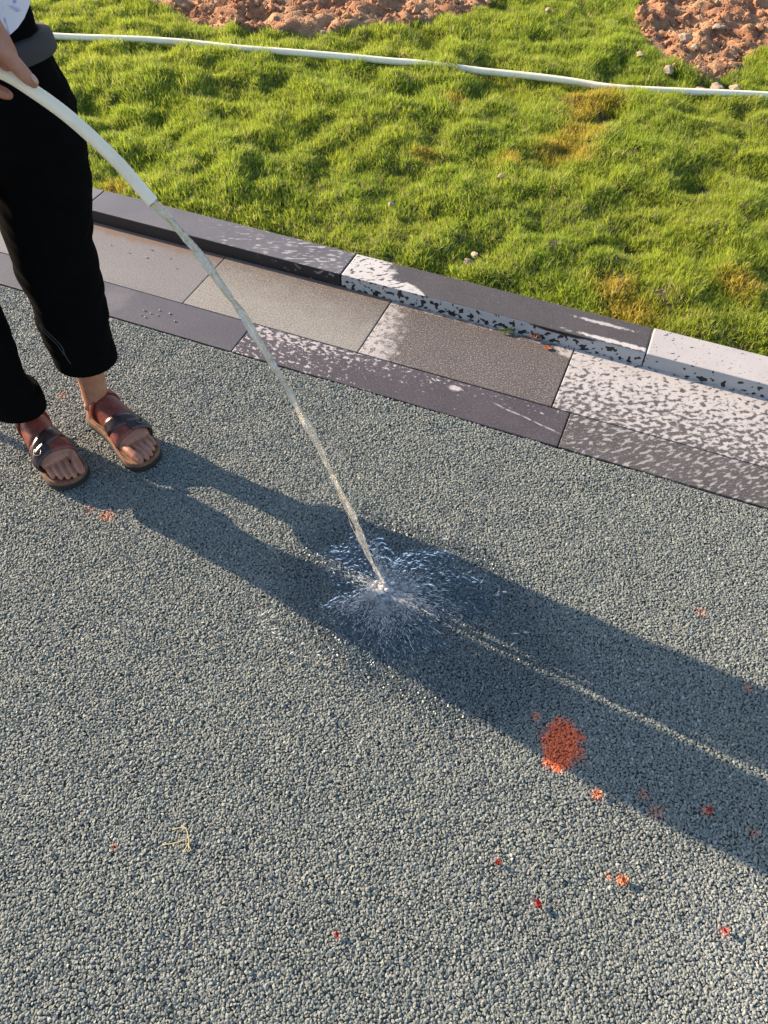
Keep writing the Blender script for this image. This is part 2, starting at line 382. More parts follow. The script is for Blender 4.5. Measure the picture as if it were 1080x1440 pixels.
for i, m in enumerate(['a', 'a', 'a', 'b', 'c', 'c', 'c']):
    place('edging_slab', M_EDGE[m], ue[i], ue[i + 1], N_PATH, N_MID, -.04, -.0008 + .0004 * i % .001, bed, 50 + i)
kerb = empty('kerb', un(0, N_KERB, 0)); tag(kerb, 'low grey stone kerb between the paving slabs and the lawn, part soaked and part dry', 'kerb')
kb = Vector(kerb.location)
K_TOP = dict(a=stone('kerb_top_damp', (.22, .216, .228), (.075, .072, .081), fn_kerb_a, (.7, .42), .08), b=stone('kerb_top_soaked', (.40, .38, .40), (.062, .059, .066), fn_kerb_b, (.75, .40), .08),
             c=stone('kerb_top_half_wet', (.49, .47, .465), (.050, .043, .044), fn_kerb_c, (.8, .5), .10), d=stone('kerb_top_dry', (.42, .40, .40), (.06, .055, .055), fn_kerb_d, (.8, .55), .08))
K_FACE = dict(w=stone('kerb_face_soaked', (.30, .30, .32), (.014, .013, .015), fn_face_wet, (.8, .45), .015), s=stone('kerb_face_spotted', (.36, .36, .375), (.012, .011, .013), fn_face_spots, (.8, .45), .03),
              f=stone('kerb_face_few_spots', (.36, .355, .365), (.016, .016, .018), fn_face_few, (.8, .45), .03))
uk = [-4.73, -3.78, -2.81, -1.855, -.902, .049, 1.0, 1.95, 2.90]
for i, (a, b) in enumerate([('a', 'w'), ('a', 'w'), ('a', 'w'), ('b', 'w'), ('c', 's'), ('d', 'f'), ('d', 'f'), ('d', 'f')]):
    o = place('kerb_stone', None, uk[i], uk[i + 1], N_KERB, N_BACK, -.04, KH + .0006 * (i % 2), kerb, 80 + i, .004)
    o.location = Vector(o.location) - kb
    o.data.materials.append(K_TOP[a]); o.data.materials.append(K_FACE[b])
    for pl in o.data.polygons: pl.material_index = 0 if pl.normal.z > .3 else 1

# ------------------------------------------------------------------ lawn terrain: bare soil with lumps, then grass on it
DIRT1 = [(-1.32, 4.45), (-.98, 4.16), (-.80, 4.03), (-.62, 3.98), (-.35, 4.00), (-.1, 4.05), (.05, 4.09), (.28, 4.25), (.45, 4.42), (.6, 5.3), (-.4, 5.9), (-1.5, 5.2)]
DIRT2 = [(1.21, 4.6), (1.16, 4.2), (1.17, 3.92), (1.24, 3.72), (1.33, 3.60), (1.42, 3.61), (1.52, 3.72), (1.64, 3.91), (1.74, 4.02), (2.5, 4.3), (2.7, 5.2), (1.9, 5.8), (1.3, 5.2)]
def dirt_mask(x, y):
    wx = x + .07 * vnoise(x, y, 9, 21) + .04 * vnoise(x, y, 25, 22); wy = y + .07 * vnoise(x, y, 9, 23) + .04 * vnoise(x, y, 25, 24)
    return inside(DIRT1, wx, wy) | inside(DIRT2, wx, wy)
GAPS = [(.86, 3.28, .075), (.83, 3.22, .06), (1.12, 2.73, .07), (1.08, 2.70, .06), (.25, 2.245, .028), (.285, 2.29, .03), (-.70, 3.2, .05), (1.39, 3.27, .04), (1.36, 3.1, .03), (.80, 2.33, .045), (.06, 3.37, .05), (1.33, 3.53, .09), (1.43, 3.53, .08), (1.2, 3.62, .05)]
def soil_lift(x, y): return .014 + .030 * vnoise(x, y, 10, 41) + .026 * vnoise(x, y, 24, 42)
def lawn_z(x, y):
    h = .016 + .036 * vnoise(x, y, 3.1, 31) + .046 * vnoise(x, y, 6.5, 32) + .038 * vnoise(x, y, 12, 33) + .022 * vnoise(x, y, 24, 34)
    n = x * N[0] + y * N[1]; fade = np.clip((n - N_BACK) / .16, 0, 1)
    h = h * (.25 + .75 * fade) + .012 * fade
    for a, b, r in GAPS: h = h - .03 * np.exp(-((x - a) ** 2 + (y - b) ** 2) / (r * r))
    return h
gu, gn = np.meshgrid(np.arange(-5.2, 5.2, .019), np.concatenate([np.arange(N_BACK + .001, 5.6, .019), np.array([6.2, 8, 12, 20.])]))
gx = gu * U[0] + gn * N[0]; gy = gu * U[1] + gn * N[1]
gz = lawn_z(gx, gy); dm = dirt_mask(gx, gy)
gz = gz + np.where(dm, soil_lift(gx, gy) + .026 * vnoise(gx, gy, 50, 43) + .016 * vnoise(gx, gy, 95, 44), 0)
R_, C_ = gu.shape; idx = np.arange(R_ * C_).reshape(R_, C_)
F_ = np.stack([idx[:-1, :-1], idx[:-1, 1:], idx[1:, 1:], idx[1:, :-1]], -1).reshape(-1, 4)
me = bpy.data.meshes.new('soil'); V_ = np.stack([gx, gy, gz], -1).reshape(-1, 3)
me.from_pydata(V_.tolist(), [], F_.tolist()); me.polygons.foreach_set('use_smooth', [True] * len(F_))
at = me.attributes.new('bare', 'FLOAT', 'POINT'); at.data.foreach_set('value', dm.ravel().astype(np.float32)); me.update()
def soil_mat(name, clod=False):
    M = Mat(name); big = M.noise(6, 4, .6); mid = M.noise(34, 4, .65); fine = M.noise(170, 2)
    c = M.mix(M.step(big, .35, .65), (.29, .122, .058), (.38, .215, .112)); c = M.mix(M.step(mid, .50, .70) * .6, c, (.46, .30, .18)); c = M.mix(M.step(fine, .55, .75) * .4, c, (.22, .09, .045))
    if clod: c = M.mix(M.step(M.rand(), .3, .9) * .4, c, (.48, .30, .19))
    else:
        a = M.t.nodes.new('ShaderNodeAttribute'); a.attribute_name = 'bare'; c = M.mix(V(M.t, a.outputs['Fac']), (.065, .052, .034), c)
    M.set(Base_Color=c, Roughness=.95); M.set(Normal=M.bump(fine + mid, .8, .006)); return M.m
m_soil = soil_mat('red_soil'); m_clod = soil_mat('red_soil_clods', True)
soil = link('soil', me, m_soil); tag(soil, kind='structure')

# clods lying on the bare soil
mb = MB(); base = []
for s in range(5):
    bm = rock_mesh('c', 1, .75, 200 + s, 1, .3); base.append(([v.co.copy() for v in bm.verts], [[v.index for v in f.verts] for f in bm.faces])); bm.free()
cnt = 0
while cnt < 9500:
    x = random.uniform(-1.5, 2.6); y = random.uniform(3.5, 5.3)
    if not dirt_mask(np.array([x]), np.array([y]))[0] and random.random() > .010: continue
    r = .0034 * (random.random() + .02) ** -.55; r = min(r, .024)
    z = float(lawn_z(np.array([x]), np.array([y]))[0]) + (float(soil_lift(x, y)) if dirt_mask(np.array([x]), np.array([y]))[0] else .012)
    v, f = base[cnt % 5]; q = Matrix.Rotation(random.uniform(0, 6.28), 3, 'Z') @ Matrix.Rotation(random.uniform(-.6, .6), 3, 'X')
    mb.add([Vector((x, y, z + r * .3)) + (q @ p) * r for p in v], f); cnt += 1
clods = link('soil_clods', mb.mesh('soil_clods', False), m_clod); tag(clods, kind='stuff')

# grass
M = Mat('grass'); x, y, z = M.xyz(); r = M.rand()
big = M.noise(1.6, 3, .6); mid = M.noise(7, 3, .6)
c = M.mix(r, (.220, .320, .036), (.370, .450, .062)); c = M.mix(M.step(big, .40, .68) * .55, c, (.40, .43, .054)); c = M.mix(M.step(mid, .50, .72) * .45, c, (.130, .230, .032))
c = M.mix(M.step(r, .88, .92) * .7, c, (.46, .40, .20))
wob = M.noise(11, 3, .6) - .5; yel = None
for cc, rr in (((.66, 2.98), .14), ((.72, 3.10), .11), ((.76, 3.24), .09), ((.81, 3.36), .13), ((.87, 3.47), .08), ((.73, 2.00), .10), ((.71, 2.12), .08), ((.44, 2.88), .07), ((.25, 3.37), .06), ((1.1, 2.12), .08), ((-.98, 2.64), .06), ((.12, 2.9), .06)):
    q = M.near(x, y, cc, rr, .8, wob); yel = q if yel is None else yel.max(q)
c = M.mix(yel * .7, c, M.mix(r, (.55, .42, .06), (.60, .34, .09)))
M.set(Base_Color=c, Roughness=.55); M.b.inputs['Specular IOR Level'].default_value = .3
tr = M.t.nodes.new('ShaderNodeBsdfTranslucent'); M.link(M.mix(.25, c, (.44, .48, .04)), tr.inputs[0])
ms_ = M.t.nodes.new('ShaderNodeMixShader'); ms_.inputs[0].default_value = .5; M.link(M.b.outputs[0], ms_.inputs[1]); M.link(tr.outputs[0], ms_.inputs[2]); M.link(ms_.outputs[0], M.out.inputs[0])
m_grass = M.m
def tuft(seed):
    rr = random.Random(seed); mb = MB()
    for i in range(15):
        a = rr.uniform(0, 6.28); ro = .010 * math.sqrt(rr.random()); b = Vector((ro * math.cos(a), ro * math.sin(a), -.006)); a2 = a + rr.uniform(-1.2, 1.2)
        lean = abs(rr.gauss(.5, .45)); L = rr.uniform(.019, .036) * (1 if rr.random() > .1 else 1.25); w = rr.uniform(.0007, .0012); d = Vector((math.cos(a2), math.sin(a2), 0)); side = Vector((-d.y, d.x, 0)); side = (side + d * rr.uniform(-.6, .6)).normalized()
        pts = []; p = b.copy(); ang = lean * .45
        for s in range(4): 
            pts.append(p.copy()); p = p + (d * math.sin(ang) + Vector((0, 0, math.cos(ang)))) * (L / 3); ang += lean * rr.uniform(.35, .9)
        ws = [w, w * 1.05, w * .75]
        vs = [];
        for s in range(3): vs += [pts[s] - side * ws[s], pts[s] + side * ws[s]]
        vs.append(pts[3]); mb.add(vs, [(0, 1, 3, 2), (2, 3, 5, 4), (4, 5, 6)])
    return mb.mesh('tuft', True)
tufts = [source(tuft(300 + i), m_grass) for i in range(9)]
sp = .0128
tu, tn = np.meshgrid(np.arange(-4.6, 3.6, sp), np.arange(N_BACK + .006, 5.6, sp))
tu = (tu + rng.uniform(-.5, .5, tu.shape) * sp).ravel(); tn = (tn + rng.uniform(-.5, .5, tn.shape) * sp).ravel()
tx = tu * U[0] + tn * N[0]; ty = tu * U[1] + tn * N[1]
keep = (np.abs(tx) < 2.9 + .1 * (ty - 2)) & (ty < 6.0) & ~dirt_mask(tx, ty)
hole = np.zeros(tx.shape, bool)
for a, b, r in GAPS:
    rad = r * (.62 + .9 * vnoise(tx, ty, 22, 61)); hole |= ((tx - a) ** 2 + (ty - b) ** 2) < rad ** 2 * (.6 + .8 * rng.random(tx.shape))
keep &= ~hole & (vnoise(tx, ty, 12, 62) + .5 * vnoise(tx, ty, 30, 63) > -.52)
tx, ty, tn = tx[keep], ty[keep], tn[keep]; k = len(tx)
hs = .72 + .75 * (vnoise(tx, ty, 5.5, 64) + .5) * (vnoise(tx, ty, 13, 65) + .9) ; hs = np.clip(hs * rng.uniform(.75, 1.25, k), .5, 1.6) * np.where(tn < N_BACK + .05, .75, 1)
wx = .5 * vnoise(tx, ty, 4, 66) + .6 * vnoise(tx, ty, 9, 67) + rng.normal(0, .30, k); wy = .5 * vnoise(tx, ty, 4, 68) + .6 * vnoise(tx, ty, 9, 69) + rng.normal(0, .30, k)
grass = instancer('grass', np.stack([tx, ty, lawn_z(tx, ty)], 1), np.stack([wx, wy, rng.uniform(0, 6.28, k)], 1), hs, tufts, m_grass)

# ------------------------------------------------------------------ hoses
M = Mat('hose_plastic'); dirt = M.noise(16, 4, .65); M.set(Base_Color=M.mix(M.step(dirt, .45, .75) * .5, (.88, .76, .58), (.70, .58, .42)), Roughness=.38)
M.b.inputs['Subsurface Weight'].default_value = .25; M.b.inputs['Subsurface Radius'].default_value = (.01, .009, .006); m_hose = M.m
M = Mat('hose_plastic_weathered'); dirt = M.noise(9, 4, .65); M.set(Base_Color=M.mix(M.step(dirt, .45, .75) * .55, (.84, .79, .62), (.60, .52, .34)), Roughness=.5); m_hose2 = M.m
hp = [(-3.2, 3.75), (-2.6, 3.86), (-1.973, 3.88), (-1.581, 3.849), (-1.29, 3.829), (-.936, 3.797), (-.646, 3.746), (-.238, 3.704), (.133, 3.661), (.437, 3.615), (.734, 3.555), (.935, 3.498), (1.197, 3.466), (1.545, 3.44), (1.889, 3.414), (2.4, 3.42), (3.0, 3.52)]
pts = catmull([(x, y, 0) for x, y in hp], 10); zz = np.array([float(lawn_z(np.array([p[0]]), np.array([p[1]]))[0]) for p in pts])
zs = np.convolve(np.pad(zz, 20, mode='edge'), np.ones(41) / 41, 'valid'); zs = np.maximum(zs, np.convolve(np.pad(zz, 3, mode='edge'), np.ones(7) / 7, 'valid') - .018)
zs = np.convolve(np.pad(zs, 4, mode='edge'), np.ones(9) / 9, 'valid')
mb = MB(); mb.tube([(p[0], p[1], z + .029) for p, z in zip(pts, zs)], .0138, 14)
o = link('garden_hose', mb.mesh('garden_hose'), m_hose2); tag(o, 'long off white hose lying across the lawn below the red soil', 'hose', 'off white water hoses')

P0 = np.array([-.403, 1.232, .784]); VEL = np.array([1.275, -.80, -.865])
hh = catmull([(-3.0, 2.6, .0105), (-2.3, 2.15, .0105), (-1.75, 1.80, .0105), (-1.46, 1.66, .05), (-1.30, 1.58, .30), (-1.20, 1.46, .70), (-1.05, 1.29, .94), (-.85, 1.215, .995), (-.75, 1.235, 1.0), (-.665, 1.258, .993), (-.601, 1.262, .975), (-.555, 1.260, .945), (-.508, 1.256, .906), (-.455, 1.247, .850), (-.425, 1.239, .8115), tuple(P0)], 8)
mb = MB(); mb.tube(hh, .0108, 18, cap=False)
h2 = hh[-12:]; mb.tube(h2[::-1], .0085, 18, cap=False)          # bore
# rim
k0 = [mb.v[i] for i in range((len(hh) - 1) * 18, len(hh) * 18)]
b1 = (len(hh) - 1) * 18; b2 = len(hh) * 18
c = np.array(P0); ring_i = []
for j in range(18):
    d = np.array(mb.v[b1 + j]) - c; ring_i.append(c + d * (.0085 / .0108))
mb.add(k0 + ring_i, [(j, (j + 1) % 18, 18 + (j + 1) % 18, 18 + j) for j in range(18)])
o = link('garden_hose', mb.mesh('garden_hose'), m_hose); tag(o, 'off white hose held in the hand with water pouring from its end', 'hose', 'off white water hoses')

# ------------------------------------------------------------------ water
def water_mat(name, cloud, white=(.80, .82, .84), clear=.5):
    M = Mat(name); n = M.noise(cloud, 3, .6)
    M.set(Base_Color=white, Roughness=.12); M.b.inputs['IOR'].default_value = 1.33
    tp = M.t.nodes.new('ShaderNodeBsdfRefraction'); tp.inputs['IOR'].default_value = 1.33; tp.inputs['Roughness'].default_value = .08; tp.inputs['Color'].default_value = (.97, .95, .91, 1)
    tl = M.t.nodes.new('ShaderNodeBsdfTranslucent'); tl.inputs[0].default_value = (*white, 1)
    m0 = M.t.nodes.new('ShaderNodeMixShader'); m0.inputs[0].default_value = .45; M.link(M.b.outputs[0], m0.inputs[1]); M.link(tl.outputs[0], m0.inputs[2])
    m1 = M.t.nodes.new('ShaderNodeMixShader'); M.link((M.step(n, .35, .65) * .5 + (clear - .25)).clamp(), m1.inputs[0]); M.link(m0.outputs[0], m1.inputs[1]); M.link(tp.outputs[0], m1.inputs[2])
    gl = M.t.nodes.new('ShaderNodeBsdfGlossy'); gl.inputs['Roughness'].default_value = .06
    fr = M.t.nodes.new('ShaderNodeFresnel'); fr.inputs['IOR'].default_value = 1.33
    m2 = M.t.nodes.new('ShaderNodeMixShader'); M.link(fr.outputs[0], m2.inputs[0]); M.link(m1.outputs[0], m2.inputs[1]); M.link(gl.outputs[0], m2.inputs[2]); M.link(m2.outputs[0], M.out.inputs[0])
    return M.m
m_stream = water_mat('running_water', 60, (.86, .82, .75), .60); m_splash = water_mat('splash_water', 90, (.90, .91, .93), .30)
T_ = .32; rs = []; k = 16; mseg = 150; prev = None
for i in range(mseg):
    s = i / (mseg - 1); t = s * T_ * .985; p = P0 + VEL * t - np.array([0, 0, 4.905 * t * t]); tg = Vector(VEL - np.array([0, 0, 9.81 * t])).normalized()
    p = p + np.array([.0016 * math.sin(38 * s + 1), .0016 * math.cos(31 * s), 0]) * s * 1.6
    if prev is None: prev = tg.orthogonal().normalized()
    prev = (prev - tg * prev.dot(tg)).normalized(); bn = tg.cross(prev)
    r0 = (.0071 * (1 - s) + .0052 * s) * (1 + s * .22 * math.sin(70 * s + 2 * math.sin(23 * s)) + s * s * .18 * math.sin(151 * s))
    fl = .20 + .30 * s; tw = 15 * s
    ring = []
    for j in range(k):
        a = 2 * PI * j / k; rr = r0 * (1 + fl * math.cos(2 * (a - tw)) * .7 + .10 * s * math.sin(3 * a + 60 * s) + .10 * s * math.sin(5 * a - 47 * s))
        ring.append(Vector(p) + (prev * math.cos(a) + bn * math.sin(a)) * rr)
    rs.append(ring)
mb = MB(); mb.rings(rs)
for q, (s0, s1, ro, r0, w_) in enumerate(((.45, .985, .0046, .0016, 34), (.58, .98, .0062, .0012, 27), (.70, .975, .0080, .0010, 41), (.80, .97, .0110, .0008, 30))):
    pp = []
    for i in range(60):
        s = s0 + (s1 - s0) * i / 59; t = s * T_ * .985; p = P0 + VEL * t - np.array([0, 0, 4.905 * t * t]); k_ = math.sin(PI * i / 59) ** .6
        pp.append(p + np.array([math.cos(w_ * s + q), math.sin(w_ * s + q), .2 * math.sin(9 * s)]) * ro * k_)
    mb.tube(pp, [r0 * (.25 + math.sin(PI * i / 59) * (.7 + .5 * math.sin(i * .9 + q))) for i in range(60)], 7)
for i in range(40):
    s = random.uniform(.55, .99); t = s * T_; p = P0 + VEL * t - np.array([0, 0, 4.905 * t * t]); a = random.uniform(0, 6.28); mb.ball(p + np.array([math.cos(a), math.sin(a), 0]) * random.uniform(.006, .016) * s, random.uniform(.0006, .0016), 7, 5)
st = link('water_stream', mb.mesh('water_stream'), m_stream); tag(st, 'thin arc of water falling from the hose end onto the gravel', 'water')

# splash: beads, threads and lumps of water thrown up round the foot of the jet
mb = MB()
def thread(p, d, L, r, k=5):
    d = Vector(d).normalized(); p = Vector(p); q = d.orthogonal().normalized(); b = d.cross(q); ring = []
    for s, f in ((-.5, .25), (-.2, .8), (.15, 1), (.5, .2)): ring.append([p + d * (L * s) + (q * math.cos(2 * PI * j / k) + b * math.sin(2 * PI * j / k)) * (r * f) for j in range(k)])
    mb.rings(ring)
rs_ = random.Random(5)
JA = math.atan2(-.8, 1.275)
jets = [(rs_.uniform(0, 2 * PI) if q % 3 else JA + rs_.gauss(0, .9), rs_.uniform(3, 24), abs(rs_.gauss(.80, .32)) + .28, int(20 + 230 * rs_.random() ** 2.2), rs_.uniform(.03, .17)) for q in range(92)]
for (az0, el0, v00, cnt_, spr) in jets:
    for i in range(cnt_):
        az = az0 + rs_.gauss(0, spr); el = math.radians(max(2, el0 + rs_.gauss(0, 5))); v0 = v00 * (1 + rs_.gauss(0, .18)) * (1 + .3 * max(0, math.cos(az - JA))); t = (.18 + .82 * rs_.random() ** .8) * (2 * v0 * math.sin(el) / 9.81)
        vh = v0 * math.cos(el); pos = HIT + np.array([math.cos(az), math.sin(az), 0]) * (vh * t + rs_.uniform(0, .02)) + np.array([rs_.gauss(0, .006), rs_.gauss(0, .006), v0 * math.sin(el) * t - 4.905 * t * t + .003])
        w_ = az + rs_.gauss(0, .5); d = (math.cos(w_) * vh, math.sin(w_) * vh, v0 * math.sin(el) - 9.81 * t + rs_.gauss(0, .1)); big = rs_.random()
        thread(pos, d, rs_.uniform(.003, .013), rs_.uniform(.00018, .00050) * (1.7 if big > .96 else 1), 4)
        if big < .16:
            q = rs_.uniform(.0004, .0010) * (1.8 if big < .01 else 1); mb.ball(pos + np.array([rs_.gauss(0, .01), rs_.gauss(0, .01), abs(rs_.gauss(0, .004))]), q, 6, 4)
for i in range(120):                                             # foaming lumps at the foot of the jet
    r = abs(rs_.gauss(0, .012)); az = rs_.uniform(0, 2 * PI); q = rs_.uniform(.0018, .0052)
    mb.ball(HIT + np.array([math.cos(az) * r, math.sin(az) * r, .003 + abs(rs_.gauss(0, .010)) * max(.2, 1 - r / .03)]), (q * rs_.uniform(.7, 1.5), q, q * rs_.uniform(.7, 1.4)), 8, 5, Matrix.Rotation(rs_.uniform(0, 6), 3, 'Z'))
for i in range(34):
    r = abs(rs_.gauss(0, .013)); az = rs_.uniform(0, 2 * PI); q = rs_.uniform(.003, .006)
    mb.ball(HIT + np.array([math.cos(az) * r + .004, math.sin(az) * r - .003, .004 + abs(rs_.gauss(0, .007))]), (q * rs_.uniform(1, 1.8), q * .8, q * rs_.uniform(.5, .9)), 10, 6, Matrix.Rotation(JA + rs_.gauss(0, .8), 3, 'Z'))
for i in range(70):                                             # low tongue running on in the direction of the jet
    az = JA + rs_.gauss(0, .28); r = rs_.uniform(.012, .085); q = rs_.uniform(.0012, .0034) * (1.15 - r / .1)
    mb.ball(HIT + np.array([math.cos(az) * r, math.sin(az) * r, rs_.uniform(.003, .010)]), (q * rs_.uniform(2, 5), q, q * .8), 8, 5, Matrix.Rotation(az, 3, 'Z'))
for i in range(60):
    az = JA + rs_.gauss(0, .5); r = rs_.uniform(.02, .16)
    thread(HIT + np.array([math.cos(az) * r, math.sin(az) * r, rs_.uniform(.003, .014)]), (math.cos(az), math.sin(az), rs_.uniform(-.1, .2)), rs_.uniform(.008, .03), rs_.uniform(.0004, .0010))
for (x, y) in ((-.245, .885), (-.22, .86), (-.255, .90), (-.20, .83), (-.135, .80), (-.10, .785), (-.17, .815), (.21, 1.02), (.26, .98), (.30, .86), (.14, 1.12)):
    for q in range(3): thread((x + rs_.uniform(-.018, .018), y + rs_.uniform(-.018, .018), rs_.uniform(.004, .02)), (rs_.uniform(.2, 1), rs_.uniform(-.2, .8), .1), rs_.uniform(.006, .014), rs_.uniform(.0012, .0022))
spl = link('water_splash', mb.mesh('water_splash'), m_splash); tag(spl, 'white spray of drops where the water jet strikes the gravel', 'splash', kind='stuff')
# film of running water on the chips
M = Mat('water_film'); M.t.nodes.remove(M.b)
tp = M.t.nodes.new('ShaderNodeBsdfTransparent'); tp.inputs[0].default_value = (.86, .92, .96, 1); gl = M.t.nodes.new('ShaderNodeBsdfGlossy'); gl.inputs['Roughness'].default_value = .16
fr = M.t.nodes.new('ShaderNodeFresnel'); fr.inputs['IOR'].default_value = 1.33; mx = M.t.nodes.new('ShaderNodeMixShader')
M.link(fr.outputs[0], mx.inputs[0]); M.link(tp.outputs[0], mx.inputs[1]); M.link(gl.outputs[0], mx.inputs[2]); M.link(mx.outputs[0], M.out.inputs[0]); m_film = M.m
nr, na = 110, 420; vs = []; fs = []
for i in range(nr):
    for j in range(na):
        a = 2 * PI * j / na; f = i / (nr - 1); cx, sy = math.cos(a), math.sin(a)
        rim = .165 * (1 + .18 * math.sin(3 * a + 1) + .10 * math.sin(7 * a + 2) + .06 * math.sin(13 * a)) * (1 + .45 * max(0, math.cos(a - math.atan2(-.8, 1.275))))
        r = .008 + (rim - .008) * f
        x = HIT[0] + r * cx; y = HIT[1] + r * sy
        z = .0036 + .0005 * math.sin(34 * a + 4 * math.sin(50 * r)) * (1 - f) + .0013 * float(vnoise(x, y, 80, 71)) + .0016 * float(vnoise(x, y, 170, 72)) + .0014 * float(vnoise(x, y, 420, 73)) + .0035 * math.exp(-((r - .025) / .012) ** 2) * (.6 + .4 * math.sin(9 * a)) - .0070 * f ** 2.5
        vs.append((x, y, z))
for i in range(nr - 1):
    for j in range(na): fs.append((i * na + j, i * na + (j + 1) % na, (i + 1) * na + (j + 1) % na, (i + 1) * na + j))
pud = link('water_puddle', mesh('water_puddle', vs, fs, True), m_film); tag(pud, 'shallow rippling film of water spreading over the wet gravel', 'water')

# ------------------------------------------------------------------ the person
person = empty('person', (-.815, 1.435, 0)); tag(person, 'person in black cropped trousers and brown sandals holding the running hose', 'person')
PB = Vector(person.location)
def part(name, me, mat, parent=person):
    o = link(name, me, mat, parent)
    if parent is person: o.location = -PB
    return o
M = Mat('skin'); n1 = M.noise(30, 3); M.set(Base_Color=M.mix(M.step(n1, .35, .7), (.33, .135, .080), (.41, .185, .115)), Roughness=.5); M.b.inputs['Subsurface Weight'].default_value = .12
M.b.inputs['Subsurface Radius'].default_value = (.012, .005, .003); M.set(Normal=M.bump(M.noise(220, 3), .25, .0015)); m_skin = M.m
M = Mat('black_cloth'); M.set(Base_Color=M.mix(M.noise(24, 3), (.0025, .0024, .0026), (.005, .0046, .005)), Roughness=1.0); M.b.inputs['Specular IOR Level'].default_value = .03; M.set(Normal=M.bump(M.noise(700, 2), .3, .0006)); m_black = M.m
m_band = Mat('charcoal_knit'); q = m_band.noise(500, 2); m_band.set(Base_Color=m_band.mix(q, (.026, .024, .027), (.052, .048, .053)), Roughness=.9); m_band = m_band.m
M = Mat('shirt_print'); x, y, z = M.xyz(); M.set(Base_Color=M.mix(M.step(M.noise(26, 2, .5, dist=.8), .52, .60), (.66, .63, .70), (.24, .20, .50)), Roughness=.8); m_shirt = M.m
def leather(name, a, b, r=.42):
    M = Mat(name); n = M.noise(60, 4, .6); M.set(Base_Color=M.mix(M.step(n, .35, .7), a, b), Roughness=r); M.set(Normal=M.bump(M.noise(380, 3), .35, .001)); return M.m
m_lea = leather('brown_leather', (.135, .026, .015), (.225, .050, .027)); m_lea2 = leather('dark_leather', (.028, .016, .015), (.05, .026, .022), .3)
m_sole = plain('dark_rubber', (.018, .013, .012), .7); m_cork = leather('cork', (.13, .055, .032), (.22, .11, .06), .8); m_steel = plain('buckle_metal', (.16, .13, .11), .3, Metallic=1.0); m_nail = plain('nail', (.46, .25, .19), .3)
m_hair = plain('dark_hair', (.012, .009, .008), .5); m_eye = plain('eye_brown', (.05, .03, .02), .3); m_thread = plain('grey_thread', (.055, .053, .05), .9)

SL = .259
FEET = {'R': (Vector((-.928, 1.456, 0)), Vector((.640, -.768, 0)).normalized(), 1), 'L': (Vector((-.778, 1.507, 0)), Vector((.735, -.678, 0)).normalized(), -1)}
SZ = .030                                                        # footbed height
tt = [0, .06, .15, .25, .36, .48, .60, .70, .755]
hw = [.016, .028, .032, .032, .032, .036, .042, .045, .041]; ht = [.030, .050, .078, .092, .080, .064, .050, .036, .026]
def foot_w(t): return float(np.interp(t, tt, hw))
def foot_h(t): return float(np.interp(t, tt, ht))
def foot_pt(side, t, th, off=0.0):
    """point on the foot's skin; t heel 0 .. 1 toe, th 0 medial side .. pi lateral side"""
    H, d, m = FEET[side]; med = Vector((-d.y, d.x, 0)) * m            # towards the other foot: right foot's medial side is its left
    w = foot_w(t); h = foot_h(t)
    c = H + d * (.012 + t * .247) + med * (-.010 * math.sin(PI * min(t, 1)) + .006 * t)
    return c + med * ((w + off) * math.cos(th)) + Vector((0, 0, SZ + .004 + h * (.5 + .5 * math.sin(th)) + off * math.sin(th)))
body = MB()
for sd_, (H, d, m) in FEET.items():
    med = Vector((-d.y, d.x, 0)) * m; rings = []
    for t in tt:
        w, h = foot_w(t), foot_h(t); c = H + d * (.012 + t * .247) + med * (-.010 * math.sin(PI * t) + .006 * t); ring = []
        for j in range(20):
            a = 2 * PI * j / 20; s_, c_ = math.sin(a), math.cos(a); ring.append(c + med * (w * c_) + Vector((0, 0, SZ + .004 + h * (.5 + .5 * s_) - (.0 if s_ > 0 else .003))))
        rings.append(ring)
    body.rings(rings)
    # toes, big toe first
    for q, (off, L, r, t0) in enumerate(((.0325, .062, .0115, .755), (.0118, .062, .0077, .765), (-.0045, .057, .0074, .76), (-.0203, .050, .0071, .745), (-.0352, .041, .0068, .72))):
        b = H + d * (.012 + t0 * .247) + med * (off * 1.0 - .002); dirn = (d + med * (-.02 - .05 * (q - 2) * -.6)).normalized(); up = Vector((0, 0, 1))
        body.tube([b - dirn * .02 + up * (SZ + .017), b + dirn * L * .30 + up * (SZ + r + .008), b + dirn * L * .62 + up * (SZ + r + .004), b + dirn * L * .88 + up * (SZ + r * .95)], [r * 1.0, r * .88, r * .96, r * .86], 12, round_ends=True)
ANK = {'R': Vector((-.892, 1.412, .105)), 'L': Vector((-.740, 1.470, .105))}
def chain(points, radii): body.tube(catmull(points, 5), list(np.interp(np.linspace(0, 1, (len(points) - 1) * 5 + 1), np.linspace(0, 1, len(points)), radii)), 16, round_ends=True)
chain([FEET['L'][0] + FEET['L'][1] * .045 + Vector((0, 0, .055)), ANK['L'], (-.735, 1.472, .17), (-.727, 1.468, .30), (-.719, 1.470, .47), (-.702, 1.466, .66), (-.69, 1.44, .84)], [.033, .0315, .033, .044, .048, .060, .080])
chain([FEET['R'][0] + FEET['R'][1] * .045 + Vector((0, 0, .055)), ANK['R'], (-.902, 1.398, .17), (-.908, 1.370, .30), (-.907, 1.350, .47), (-.893, 1.338, .66), (-.82, 1.39, .84)], [.033, .0315, .033, .042, .047, .060, .080])
for sd_ in 'RL':                                                 # ankle bones
    H, d, m = FEET[sd_]; med = Vector((-d.y, d.x, 0)) * m; body.ball(ANK[sd_] + med * .026 + Vector((0, 0, -.012)), .012); body.ball(ANK[sd_] - med * .026 + Vector((0, 0, -.022)), .012)
FW = Vector((.70, -.714, 0)); LF = Vector((.714, .70, 0))
